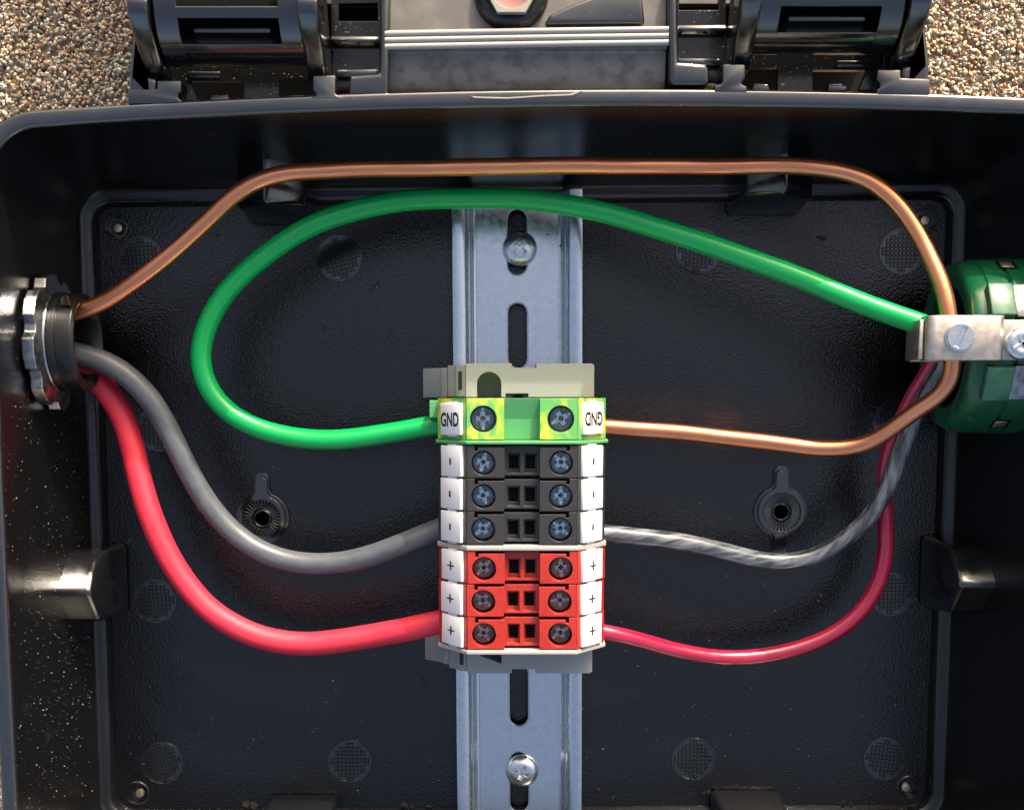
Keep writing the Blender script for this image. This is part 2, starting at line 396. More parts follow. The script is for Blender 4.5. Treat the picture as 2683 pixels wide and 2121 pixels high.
bm = bmesh.new(); loft(bm, rings[:KI+1]); vr = loft(bm, rings[KO:]); bm.faces.new(vr[-1])
obj('box_shell', recalc(bm), 'wall_plastic', enc, smooth=50)
bm = bmesh.new(); loft(bm, rings[KI:KO+1])
obj('rim', recalc(bm), 'rim_plastic', enc, smooth=50)

# floor panel with wells
wells = [D(243, 478, 0), D(1958, 462, 0), D(290, 1672, 0), D(1917, 1660, 0)]
keys = [D(552, 1094, 2.4), D(1650, 1080, 2.4)]
holes = [circle(p.x, p.y, 3.1, 24) for p in wells]+[circle(p.x, p.y, 2.0, 20) for p in keys]
fl = offset(F, .08)
obj('floor_panel', plate([(p.x, p.y) for p in fl], holes, -1.2, 0), 'plastic', enc)
for i, p in enumerate(wells):
    o = obj('corner_well', move(lathe([(3.1, .35), (3.45, .35), (3.6, 0), (3.1, 0), (3.1, -3.6), (0, -3.6)], 28), p.x, p.y, 0), 'gloss_plastic', enc)
    q = obj('pin', move(lathe([(1.6, -3.6), (1.6, -1.0), (1.2, -.5), (0, -.3)], 16), p.x*0+p.x-(.5 if p.x > 0 else -.5), p.y-.3, 0), 'brass', o)

# waffle pads left by the mould
def pad_mesh():
    r = 6.0; bm = lathe([(r+.35, .01), (r+.25, .28), (r-.1, .28), (r-.2, .06), (0, .06)], 48)
    g = 1.12; k = 6
    for i in range(-k, k):
        for j in range(-k, k):
            cx_, cy_ = (i+.5)*g, (j+.5)*g
            if math.hypot(cx_, cy_) > r-.75: continue
            h = g*.44
            b = [bm.verts.new((cx_+sx*h, cy_+sy*h, .06)) for sx, sy in ((-1, -1), (1, -1), (1, 1), (-1, 1))]
            t = [bm.verts.new((cx_+sx*h*.55, cy_+sy*h*.55, .34)) for sx, sy in ((-1, -1), (1, -1), (1, 1), (-1, 1))]
            bm.faces.new(t)
            for q in range(4): bm.faces.new((b[q], b[(q+1) % 4], t[(q+1) % 4], t[q]))
    return bm
pads = [(298, 547), (716, 545), (1474, 530), (1903, 530), (333, 905), (1890, 890), (326, 1268), (1880, 1253), (341, 1609), (738, 1606), (1463, 1601), (1868, 1600)]
first = None
for i, (x, y) in enumerate(pads):
    p = D(x, y, .1)
    if first is None:
        first = obj('waffle_pad', pad_mesh(), 'pad_plastic', enc, at=(p.x, p.y, 0), smooth=0); o = first
    else:
        o = first.copy(); COL.objects.link(o); o.location = Vector((p.x, p.y, 0))*MM-wloc(enc)
    o.rotation_euler = (0, 0, random.choice((0, .25, .06, -.12)))

# keyhole bosses
def keyhole(p, down):
    r = 6.6; z1 = 2.6
    pts = []
    w2 = 1.7
    a0 = math.asin(w2/r)
    top = 11.6
    def arc(a, b, n): return [(r*math.cos(a+(b-a)*i/n), r*math.sin(a+(b-a)*i/n)) for i in range(n+1)]
    up = [(w2, top-.8), (w2-.8, top), (-w2+.8, top), (-w2, top-.8)]
    rs = arc(-math.pi/2+a0+.12 if down else -math.pi/2, math.pi/2-a0-.12, 26)
    ls = arc(math.pi/2+a0+.12, 3*math.pi/2-a0-.12 if down else 3*math.pi/2, 26)
    poly = rs+[(w2+.15, r+.5)]+up+[(-w2-.15, r+.5)]+ls
    if not down: poly = poly[:-1]
    if down: poly += [(-w2-.15, -r-.5), (-w2, -top+.8), (-w2+.8, -top), (w2-.8, -top), (w2, -top+.8), (w2+.15, -r-.5)]
    bm = plate([(p.x+x, p.y+y) for x, y in poly], [circle(p.x, p.y, 5.3, 40)], 0, z1)
    k = obj('keyhole_boss', bm, 'gloss_plastic', enc, smooth=30)
    sk = plate([(p.x+x*1.13, p.y+y*1.10) for x, y in poly], [circle(p.x, p.y, 5.6, 40)], 0, .9)
    obj('boss_foot', sk, 'gloss_plastic', k, smooth=30)
    obj('dish', move(lathe([(2.0, -4), (2.0, 1.55), (2.25, 1.75), (2.5, 1.6), (2.9, 1.25), (5.3, 1.6), (5.3, 2.6)], 40), p.x, p.y, 0), 'gloss_plastic', k)
    obj('hole', move(lathe([(2.0, -4), (0, -4)], 20), p.x, p.y, 0), 'hole_black', k)
    ribs = bmesh.new()
    for i in range(32):
        a = 2*math.pi*i/32
        b = box(2.85, 5.2, -.16, .16, 1.2, 2.15); xform(b, Matrix.Translation((p.x, p.y, 0)) @ Matrix.Rotation(a, 4, 'Z')); ribs = join(ribs, b)
    obj('radial_ribs', ribs, 'gloss_plastic', k, smooth=0)['kind'] = 'stuff'
keyhole(keys[0], False); keyhole(keys[1], True)

# gabled bosses on the walls: local frame u along the wall, v inwards
def boss(o_, inward, depth, half=10.1, h=25., ridge=3.2):
    inward = Vector((*inward, 0)).normalized(); u = Vector((-inward.y, inward.x, 0)); pts = []
    o_ = Vector((o_[0], o_[1], 0))
    for v, zz in ((-9, 0), (depth, 0)):
        for s in (-1, 1): pts.append(o_+inward*v+u*half*s)
    for v in (-12, depth-1.6):
        for s in (-1, 1): pts.append(o_+inward*v+u*(half-.9)*s+Vector((0, 0, h-ridge*1.6)))
        pts.append(o_+inward*v+Vector((0, 0, h+ridge)))
    for v in (depth,):
        for s in (-1, 1): pts.append(o_+inward*(v-.3)+u*(half-2.4)*s+Vector((0, 0, 6)))
    return obj('wall_boss', hull(pts, 1.5, 4), 'gloss_plastic', enc, smooth=40)
pl = P(338, 1512, 0); boss((pl.x-9, pl.y), (1, 0), 9)
pr = P(2408, 1492, 0); boss((pr.x+9, pr.y), (-1, 0), 9)
pa = P(750, 590, 0); boss((pa.x, pa.y+9), (0, -1), 9)
pb = P(2005, 565, 0); boss((pb.x-.8, pb.y+9), (0, -1), 9)
pc = P(790, 2076, 0); boss((pc.x+1, pc.y-9), (0, 1), 9)
pd = P(1950, 2064, 0); boss((pd.x, pd.y-9), (0, 1), 9)
# torn mould flash on the rim
q = [P(x, y, ZR+.05) for x, y in ((1232, 252), (1245, 258), (1330, 260), (1420, 254), (1500, 251), (1526, 239), (1518, 239), (1490, 247), (1420, 250), (1330, 256), (1250, 254))]
obj('mould_flash', prism([(v.x, v.y) for v in q], ZR+.02, ZR+.25), 'pale_edge', enc, smooth=0)

# ------------------------------------------------------------------ lid, folded back behind the hinge
lid = empty('lid', (3.8, 150, -4), enc)
XL, XR = P(338, 240, ZR).x, P(2428, 240, ZR).x
XI0, XI1 = P(1022, 150, ZR).x, P(1738, 150, ZR).x
YW = 79.3
wall = [(YW, 56.5), (YW-.3, 55.2), (YW-1.0, 54.6), (YW-2.5, 54.3), (YW-4.5, 53.9), (YW-6.5, 53.2), (YW-8.0, 52.2), (YW-9.0, 51.0), (YW-9.4, 49), (YW-9.4, 46), (YW+4, 46), (YW+4, 56.5)]
obj('lid_wall', profile_x(wall, XI0-1, XI1+1), 'lid_plastic', lid, smooth=40)
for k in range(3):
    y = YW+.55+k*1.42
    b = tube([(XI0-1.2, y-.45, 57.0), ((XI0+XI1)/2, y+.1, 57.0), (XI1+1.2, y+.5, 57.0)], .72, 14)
    obj('lid_ridge', b, 'ridge_highlight', lid)
# lid tray behind
tray = bmesh.new()
tray = join(tray, box(XI0-1, XI1+1, YW+4.2, 240, 51.5, 54), box(XL+3, XI0-.5, 96, 240, 30, 33), box(XI1+.5, XR-3, 96, 240, 30, 33),
            box(XL+1.5, XL+4, 94, 240, 20, 58, .6), box(XR-4, XR-1.5, 94, 240, 20, 58, .6), box(XL+1.5, XR-1.5, 238, 241, 20, 58, .6))
obj('lid_tray', tray, 'lid_panel', lid)
pp = P(1340, -28, 57)
pg = obj('round_plug', move(lathe([(4.6, 54), (4.6, 56.0), (5.3, 56.8), (6.6, 57.0), (8.0, 56.2), (8.5, 55.2), (8.6, 54)], 48), pp.x, pp.y, 0), 'rubber', lid)
obj('hex_nut', plate(circle(pp.x, pp.y, 6.4, 6, 0), [circle(pp.x, pp.y, 4.7, 32)], 56.6, 58.8), 'pale_edge', pg)
obj('nut_core', move(lathe([(4.8, 58.2), (3.4, 57.8), (0, 57.6)], 32), pp.x, pp.y, 0), 'copper_pink', pg)
tb = [P(x, y, 56) for x, y in ((1425, 66), (1440, 40), (1500, 12), (1560, -10), (1680, -30), (1690, 64))]
obj('lid_shadow', prism([(v.x, v.y) for v in tb], 54, 56.5, .8, 3), 'gloss_plastic', lid)  # black slab standing in for a dark shadow on the lid

# ------------------------------------------------------------------ hinges
MIR = 3.85
def hinge(side):
    """side 1: left as measured, -1: its mirror image"""
    hg = empty('hinge', ((MIR+side*(-80)), 80, 45), enc)
    def X(x): return x if side == 1 else 2*MIR-x
    def fin(bm):
        if side == -1:
            for v in bm.verts: v.co.x = 2*MIR-v.co.x; v.co.y += 2.5
            recalc(bm)
        return bm
    def put(name, bm, m, smooth=35, par=hg): return obj(name, fin(bm), m, par, smooth=smooth)
    # barrel link: arcs round an axis along x
    ya, za = 88.0, 56.0
    def arcblock(x0, x1, a0, a1, r0, r1, bw=.5, nn=14):
        pts = [(ya-r1*math.sin(R(a0+(a1-a0)*i/nn)), za+r1*math.cos(R(a0+(a1-a0)*i/nn))) for i in range(nn+1)]
        pts += [(ya-r0*math.sin(R(a1+(a0-a1)*i/nn)), za+r0*math.cos(R(a1+(a0-a1)*i/nn))) for i in range(nn+1)]
        return profile_x(pts, x0, x1, bw, 2)
    x0, x1 = -78.4, -46.6; wx0, wx1 = -73.4, -51.2
    def yb_(x): return 280-.0239*x if side == 1 else 287.5-.0165*x
    sh = arcblock(x0, wx0, -75, 105, 6.0, 12.4, 0)
    sh = join(sh, arcblock(wx1, x1, -75, 105, 6.0, 12.4, 0))
    sh = join(sh, arcblock(wx0-.01, wx1+.01, 53, 105, 6.0, 12.38, 0))
    sh = join(sh, arcblock(wx0-.01, wx1+.01, 14, 25, 6.0, 12.38, 0), arcblock(wx0-.01, wx1+.01, -75, -50, 6.0, 12.38, 0))
    lk = put('hinge_link', sh, 'gloss_plastic', 25)
    put('link_core', arcblock(x0+.3, x1-.3, -75, 110, 3, 6.05, 0), 'hole_black', 40, lk)
    for yy in (ya-6.6, ya+3.5):
        put('core_rib', profile_x([(yy-.6, za+2), (yy+.6, za+2), (yy+.6, za+7.4), (yy-.6, za+7.4)], wx0+2.5, wx1-2.5, .3), 'gloss_plastic', 35, lk)
    # arms
    for ax in (-81.6, -44.6):
        arm = [(94, 66.5), (85.6, 69.6), (83.4, 69.2), (80.4, 66.4), (76.4, 60.2), (72.0, 54.8), (72.0, 48), (78, 48), (94, 56)]
        put('hinge_arm', profile_x(arm, ax-2.3, ax+2.3, .7, 3), 'gloss_plastic')
        put('hinge_pin', move(xform(lathe([(0, -1.6), (2.6, -1.6), (2.6, 1.6), (0, 1.6)], 24), TO_X), ax+(2.9 if ax < -60 else -2.9), ya-1, za+6), 'gloss_plastic')
    # bracket moulded onto the rim (traced at rim height)
    def T(pts, z): return [(P(x, y, z).x, P(x, y, z).y) for x, y in pts]
    z = ZR+.02
    put('hinge_bracket', prism(T([(335, yb_(335)), (335, 236), (412, 234), (412, 212), (474, 212), (474, 240), (466, 246), (466, 258), (476, 265), (476, yb_(476))], z), 52, z, .4), 'gloss_plastic')
    put('hinge_bracket', prism(T([(815, yb_(815)), (815, 256), (829, 250), (829, 244), (820, 236), (820, 198), (878, 198), (878, 245), (884, 251), (900, 253), (900, yb_(900))], z), 52, z, .4), 'gloss_plastic')
    # dusty web under the barrel with two slots
    web = T([(440, 100), (440, 300), (850, 300), (850, 100)], 46)
    s1 = T([(497, 212), (640, 212), (640, 268), (520, 268)], 46); s2 = T([(731, 206), (825, 206), (825, 268), (731, 268)], 46)
    wb = put('dusty_web', plate(web, [s1, s2], 44, 46), 'dusty_plastic', 0)
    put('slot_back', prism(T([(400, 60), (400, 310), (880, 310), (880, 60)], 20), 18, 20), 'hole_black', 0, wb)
    for (u0, u1) in ((548, 602), (752, 800)):
        put('slot_tooth', prism(T([(u0, 268), (u0+4, 250), (u1-4, 248), (u1, 268)], 50), 44, 50, .3), 'gloss_plastic', 35, wb)
    put('web_step', prism(T([(490, 186), (490, 203), (575, 203), (575, 186)], 47), 45.8, 46.6, .2), 'gloss_plastic', 35, wb)
    # lid side frame of the pocket
    put('pocket_frame', prism(T([(338, 262), (340, 190), (362, -30), (384, -30), (372, 60), (360, 196), (412, 206), (412, 236), (400, 262)], 57), 40, 57.6, 1.7, 5), 'gloss_plastic')
    put('pocket_frame', prism(T([(1018, 254), (1020, 120), (1022, -30), (998, -30), (994, 120), (994, 194), (914, 198), (914, 254)], 57), 40, 57.6, 1.7, 5), 'gloss_plastic')
    pf = T([(868, -20), (868, 230), (996, 230), (996, -20)], 47)
    pw = T([(887, 10), (887, 56), (990, 56), (990, 8)], 47)
    pk = put('pocket_floor', plate(pf, [pw], 45, 47), 'dusty_plastic', 0)
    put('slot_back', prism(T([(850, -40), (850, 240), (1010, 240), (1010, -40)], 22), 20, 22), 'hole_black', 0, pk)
    yb = P(900, 107, 48).y
    put('pocket_ridge', profile_x([(yb-1.6, 46.8), (yb-1.2, 48.4), (yb-.2, 49.2), (yb+.8, 48.8), (yb+1.5, 46.8)], P(868, 107, 48).x, P(996, 107, 48).x, .3), 'gloss_plastic', 40, pk)
    put('pocket_step', prism(T([(880, 182), (880, 204), (996, 200), (996, 180)], 49), 46.8, 49, .5), 'gloss_plastic', 35, pk)
    pf = T([(352, -20), (340, 236), (430, 236), (430, -20)], 47)
    put('pocket_floor', plate(pf, [], 45, 47), 'dusty_plastic', 0)
    put('pocket_ridge', profile_x([(yb-1.6, 46.8), (yb-1.2, 48.4), (yb-.2, 49.2), (yb+.8, 48.8), (yb+1.5, 46.8)], P(352, 107, 48).x, P(430, 107, 48).x, .3), 'gloss_plastic')
hinge(1); hinge(-1)

# ------------------------------------------------------------------ DIN rail
ra = P(1356, 500, 10.5); rx = 1.6
def slot(cx, cy, w_, l_, n=12):
    h = l_/2-w_/2; r = w_/2
    return [(cx+r*math.cos(math.pi*i/n), cy+h+r*math.sin(math.pi*i/n)) for i in range(n+1)]+[(cx-r*math.cos(math.pi*i/n), cy-h-r*math.sin(math.pi*i/n)) for i in range(n+1)]
Y0, Y1 = -150, P(1356, 497, 9).y
ytop = P(1356, 722, 4).y
slots = []
k = 0
while True:
    y = ytop+9-25.2*k
    if y < -140: break
    slots.append(slot(rx, y, 5.7, 18)); k += 1
web = plate([(rx-11.2, Y0), (rx+11.2, Y0), (rx+11.2, Y1), (rx-11.2, Y1)], slots, 3, 4)
for sl in slots:      # rolled-in lip of each punched slot
    n_ = len(sl); lip = bmesh.new(); rr = []
    for d_, z_ in ((.02, 4.0), (-.18, 3.93), (-.32, 3.75), (-.36, 3.4), (-.36, 2.98)):
        o2 = []
        for i in range(n_):
            a_ = Vector(sl[i-1]); b_ = Vector(sl[(i+1) % n_]); t_ = (b_-a_).normalized(); o2.append(Vector(sl[i])+Vector((t_.y, -t_.x))*d_)
        rr.append([lip.verts.new((q_.x, q_.y, z_)) for q_ in o2])
    for a_, b_ in zip(rr, rr[1:]):
        for i in range(n_): lip.faces.new((a_[i], a_[(i+1) % n_], b_[(i+1) % n_], b_[i]))
    web = join(web, recalc(lip))
def hat(s):
    pr = [(12.7, 3.0), (13.4, 3.3), (13.7, 4.2), (13.7, 8.2), (14.0, 9.1), (14.8, 9.5), (17.5, 9.4), (17.5, 10.3), (17.3, 10.45), (16.2, 10.5), (15.4, 10.44), (14.6, 10.2), (13.9, 9.75), (13.3, 9.1), (12.95, 8.3), (12.8, 7.4), (12.7, 6.0), (12.55, 5.2), (12.2, 4.5), (11.7, 4.1), (11.2, 4.0), (11.2, 3.0)]
    return profile_y([(rx+s*a, b) for a, b in pr], Y0, Y1)
rail = join(web, hat(1), hat(-1))
rail_o = tag(obj('din_rail', rail, 'zinc', smooth=40), 'galvanised steel mounting rail with oval slots down the middle of the box', 'rail')
rail_o.rotation_euler = (0, 0, R(.25))

def cross(r, w_, a=0):
    pts = []
    for k in range(4):
        b = a+k*math.pi/2
        for (u, v) in ((r, -w_), (r, w_), (w_, w_)):
            pts.append((u*math.cos(b)-v*math.sin(b), u*math.sin(b)+v*math.cos(b)))
    return pts
def pan_screw(name, p, r, h, z0, a, m, label):
    t = empty(name, (p.x, p.y, z0)); tag(t, label, 'screw')
    cr_ = cross(r*.44, r*.125, a)
    # dome built as rings round a cross opening
    bm = bmesh.new(); N = 48; rg = []
    rim = [(r, 0), (r*1.0, h*.25), (r*.94, h*.5), (r*.82, h*.74), (r*.62, h*.92), (r*.53, h*.97)]
    for rr, hh in rim: rg.append([bm.verts.new((rr*math.cos(2*math.pi*i/N), rr*math.sin(2*math.pi*i/N), hh)) for i in range(N)])
    for a_, b_ in zip(rg, rg[1:]):
        for i in range(N): bm.faces.new((a_[i], a_[(i+1) % N], b_[(i+1) % N], b_[i]))
    ins = [bm.verts.new((x, y, h*1.0)) for x, y in cr_]
    es = [bm.edges.new((ins[i], ins[(i+1) % len(ins)])) for i in range(len(ins))]
    top = [bm.edges.get((rg[-1][i], rg[-1][(i+1) % N])) for i in range(N)]
    bmesh.ops.triangle_fill(bm, use_beauty=True, edges=es+top)
    low = [bm.verts.new((v.co.x*.8, v.co.y*.8, h*.15)) for v in ins]
    for i in range(len(ins)): bm.faces.new((ins[i], ins[(i+1) % len(ins)], low[(i+1) % len(ins)], low[i]))
    bm.faces.new(low); recalc(bm)
    obj('screw_head', bm, m, t, at=(p.x, p.y, z0), smooth=45)
    obj('screw_shank', lathe([(r*.5, -3.9), (r*.5, .2), (0, .2)], 20), m, t, at=(p.x, p.y, z0))
    obj('standoff', lathe([(2.2, -4), (4.6, -4), (4.6, -1.2), (2.6, -1.2)], 28), 'rubber', t, at=(p.x, p.y, z0))
pan_screw('rail_screw', D(1097, 524, 5.5), 4.7, 2.7, 4.02, R(50), 'screw_zinc', 'zinc cross-head screw in the rail slot under the green wire')
pan_screw('rail_screw', D(1102, 1627, 5.5), 4.7, 2.7, 4.02, R(68), 'screw_zinc', 'zinc cross-head screw in the rail slot near the bottom edge')

# ------------------------------------------------------------------ terminal blocks
CXB = 2.45; ZT = 49.
SL = [(-20.4, 39.4), (-13.4, ZT)]
def body_profile(rec):
    return [(-20.9, 15), (-20.9, 38.6), (-20.4, 39.4), (-13.4, ZT), (-13.4, rec), (13.4, rec), (13.4, ZT), (20.4, 39.4), (20.9, 38.6), (20.9, 15), (17.6, 12), (17.6, 9.3), (-17.6, 9.3), (-17.6, 12)]
def plate_profile(g):
    return [(-21-g, 14), (-21-g, 38.8+g), (-20.4-g, 39.6+g), (-13.5, ZT+g), (13.5, ZT+g), (20.4+g, 39.6+g), (21+g, 38.8+g), (21+g, 14)]
def clamp_top(s, wd, x0=4.3, x1=13.42, hr=2.95, notch=True):
    h = wd/2-.12
    if notch:
        o_ = [(x1, -h), (x1, h), (x1-1.9, h), (x1-1.9, h-1.35), (x1-2.7, h-1.35), (x1-2.7, h-.55), (x0, h-.55), (x0, -h)]
    else: o_ = [(x1, -h), (x1, h), (x0, h), (x0, -h)]
    hx = 9.35
    c = circle(hx, -.35 if notch else 0, hr, 30)
    if s < 0: o_ = [(-a, b) for a, b in o_][::-1]; c = [(-a, b) for a, b in c][::-1]
    return plate(o_, [c], 43.5, ZT+.001)
def slot_screw(r=2.75):
    """terminal screw: disc with a wide cross opening and a slot to the rim"""
    cr_ = cross(r*.66, r*.24, 0)
    bm = plate(circle(0, 0, r, 28), [cr_], -1.0, 0)
    bm = join(bm, lathe([(r*1.02, -3.2), (r*1.02, -.35), (r*.99, -.1)], 28), lathe([(r*1.02, -3.2), (r*1.2, -3.2)], 28))
    for k in range(4):      # stamped quadrant ridges
        b = box(r*.36, r*.78, r*.36, r*.46, 0, .14, .04); b = join(b, box(r*.36, r*.46, r*.36, r*.78, 0, .14, .04)); bm = join(bm, xform(b, Matrix.Rotation(k*math.pi/2, 4, 'Z')))
    return bm
def cross_floor(r):
    bm = prism(cross(r*.655, r*.235, 0), -1.4, -.75)
    bm = join(bm, hull([(x*.30*r, y*.30*r, -.75) for x, y in ((1, 0), (0, 1), (-1, 0), (0, -1))]+[(0, 0, -.25)]))
    return join(bm, box(r*.67, r*.98, -.32, .32, -.3, .05, .05), box(-r*.98, -r*.67, -.32, .32, -.3, .05, .05))
def tag_piece(s, wd):
    """marker tag lying on the sloping shoulder; local frame: x down the slope"""
    a = Vector((s*13.4, 0, ZT)); b = Vector((s*20.4, 0, 39.4)); d = (b-a).normalized(); nrm = Vector((s*(-d.z)*s, 0, abs(d.x)))
    nrm = Vector((-d.z*s, 0, d.x*s)) if s > 0 else Vector((d.z, 0, -d.x))
    if nrm.z < 0: nrm = -nrm
    M = Matrix(((d.x, 0, nrm.x, 0), (0, 1, 0, 0), (d.z, 0, nrm.z, 0), (0, 0, 0, 1)))
    M.translation = a
    return M
def text_mesh(txt, size):
    cu = bpy.data.curves.new('t', 'FONT'); cu.body = txt; cu.size = size; cu.offset = .03; cu.align_x = 'CENTER'; cu.align_y = 'CENTER'
    o = bpy.data.objects.new('t', cu); COL.objects.link(o)
    dg = bpy.context.evaluated_depsgraph_get(); me = bpy.data.meshes.new_from_object(o.evaluated_get(dg))
    bm = bmesh.new(); bm.from_mesh(me); bpy.data.objects.remove(o); bpy.data.curves.remove(cu); bpy.data.meshes.remove(me)
    return bm
def print_mesh(kind):
    if kind == 'GND': return text_mesh('GND', 1.0)
    if kind == '-': return prism([(-.105, -.38), (.105, -.38), (.105, .38), (-.105, .38)], 0, .01)
    return prism([(-.11, -.58), (.11, -.58), (.11, -.09), (.52, -.09), (.52, .09), (.11, .09), (.11, .58), (-.11, .58), (-.11, .09), (-.52, .09), (-.52, -.09), (-.11, -.09)], 0, .01)
def make_block(name, yc, wd, m, kind, label, group, angs, screw='terminal_steel'):
    t = empty(name, (CXB, yc, 9.3)); tag(t, label, 'terminal block', group)
    t.location.x += random.uniform(-.16, .16)*MM
    at = (t.location.x/MM, yc, 0)
    hb = profile_y(body_profile(43.5), -wd/2+.06, wd/2-.06)
    gnd = kind == 'GND'
    cl = [clamp_top(s, wd, hr=3.25 if gnd else 2.95, notch=not gnd) for s in (-1, 1)]
    hb = join(hb, *cl)
    if gnd:
        obj('valley', profile_x([(-wd/2+.08, 43.4), (wd/2-.08, 43.4), (wd/2-.08, 48.2), (0, 46.6), (-wd/2+.08, 46.2)], -4.36, 4.36), 'plate_green', t, at=at, smooth=0)
        obj('wire_guide', box(-23.4, -20.8, 0, wd/2-.6, 15, 33, .2), 'plate_green', t, at=at, smooth=0)
    else:
        cells = [[(sx*2.05-1.15, -1.9), (sx*2.05+1.15, -1.9), (sx*2.05+1.15, 1.5), (sx*2.05-1.15, 1.5)] for sx in (-1, 1)]
        hb = join(hb, plate([(-4.32, -wd/2+.3), (4.32, -wd/2+.3), (4.32, wd/2-.3), (-4.32, wd/2-.3)], cells, 43.4, 45.2))
        fr = [[(sx*2.05-1.55, -2.9), (sx*2.05+1.55, -2.9), (sx*2.05+1.55, 2.1), (sx*2.05-1.55, 2.1)] for sx in (-1, 1)]
        hb = join(hb, plate([(-4.31, -wd/2+.6), (4.31, -wd/2+.6), (4.31, wd/2-.35), (-4.31, wd/2-.35)], fr, 45.1, 46.9))
    obj('housing', hb, m, t, at=at, smooth=20)
    if not gnd:
        for sx in (-1, 1): obj('test_socket', box(sx*2.05-1.13, sx*2.05+1.13, -1.88, 1.48, 43.45, 43.7), 'hole_black', t, at=at, smooth=0)
    for s, a in zip((-1, 1), angs):
        r_ = 2.75 if gnd else 2.45; pt = (at[0]+s*9.35+s*.15, yc-(0 if gnd else .35)+.1, 46.9)
        cs_ = obj('clamp_screw', slot_screw(r_), screw+'_dark', t, at=pt, smooth=30, rot=(0, 0, R(a)))
        obj('cross_recess', cross_floor(r_), screw, cs_, at=pt, smooth=30)
        obj('screw_well', lathe([(3.4, -3.4), (0, -3.4)], 24), 'hole_black', t, at=pt, smooth=0)
    for s in (-1, 1):
        M = tag_piece(s, wd)
        hh = 3.9 if gnd else 3.78
        L0, L1 = (1.6, 10.4)
        # tag body with a little neck to the next one
        bt = prism([(L0, -hh), (L1, -hh), (L1, hh), (L0, hh)], -.2, .9, .25, 2)
        bt = join(bt, box(L0+2.6, L1-2.6, -hh-.35, hh+.35, -.2, .45))
        wob = Matrix.Translation((random.uniform(-.15, .15), random.uniform(-.08, .08), 0)) @ Matrix.Rotation(random.uniform(-.018, .018), 4, 'Z'); M = M @ wob
        g = obj('marker_tag', xform(bt, M), 'tag_white', t, at=at, smooth=40)
        pm = print_mesh(kind)
        if gnd:
            # letters read along the slope; squeezed to the label's width
            bb = [v.co.copy() for v in pm.verts]; xs = [v.x for v in bb]; ys = [v.y for v in bb]
            sx_ = 7.9/(max(xs)-min(xs)); sy_ = 3.5/(max(ys)-min(ys))
            bmesh.ops.translate(pm, verts=pm.verts, vec=(-(max(xs)+min(xs))/2, -(max(ys)+min(ys))/2, 0))
            bmesh.ops.scale(pm, verts=pm.verts, vec=(sx_, sy_, 1))
            if s > 0: xform(pm, Matrix.Rotation(math.pi, 4, 'Z'))
        else:
            k = 1.0 if kind == '-' else 1.0
            bmesh.ops.scale(pm, verts=pm.verts, vec=(3.6, 2.0, 1) if kind == '-' else (2.9, 1.9, 1))
        # left shoulder: image right is uphill (-x of the slope frame)
        Fx = Matrix.Scale(-1, 4, (1, 0, 0)) if s < 0 else Matrix.Identity(4)
        mid = Matrix.Translation(((L0+L1)/2-.1*s, -.1, .93))
        xform(pm, M @ mid @ Fx)
        obj('lettering', pm, 'ink', g, at=at, smooth=0)
    return t
yy = P(1341, 1042.5, ZT).y
def ytop_of(py): return P(1341, py, ZT).y
e_gnd0, e_gnd1 = ytop_of(1042), ytop_of(1152.5)
make_block('ground_terminal_block', (e_gnd0+e_gnd1)/2, e_gnd0-e_gnd1, 'marble_green', 'GND', 'green and yellow marbled ground terminal block with tags reading GND', None, (92, 28))
e_b0 = ytop_of(1164.5); e_b3 = ytop_of(1427); wb = (e_b0-e_b3)/3
BL = ['black terminal block nearest the green ground block', 'middle one of the three black terminal blocks', 'black terminal block holding the grey wires, next to the red blocks']
BA = [(75, 135), (-70, -90), (40, 140)]
for i in range(3): make_block('terminal_block', e_b0-wb*(i+.5), wb, 'block_black', '-', BL[i], 'black negative terminal blocks', BA[i])
e_r0 = ytop_of(1443); e_r3 = ytop_of(1701.5); wr = (e_r0-e_r3)/3
RL = ['red terminal block nearest the black blocks', 'middle one of the three red terminal blocks', 'red terminal block holding the red wires, lowest of the row']
RA = [(48, -85), (-40, 4), (-55, 35)]
for i in range(3): make_block('terminal_block', e_r0-wr*(i+.5), wr, 'block_red', '+', RL[i], 'red positive terminal blocks', RA[i], 'terminal_red_sheen')
def partition(p0, p1, m, label, g=.25):
    y0, y1 = ytop_of(p0), ytop_of(p1)
    o = obj('partition_plate', profile_y([(CXB+a, b) for a, b in plate_profile(g)], y1+.05, y0-.05, .2, 2), m, smooth=30)
    tag(o, label, 'end plate')
partition(1153, 1164, 'plate_green', 'thin green end plate between the ground block and the black blocks', .5)
partition(1428, 1442.5, 'beige', 'thin beige plate between the black and the red terminal blocks', .25)
partition(1702, 1714.5, 'beige', 'thin beige end plate below the lowest red terminal block', .25)

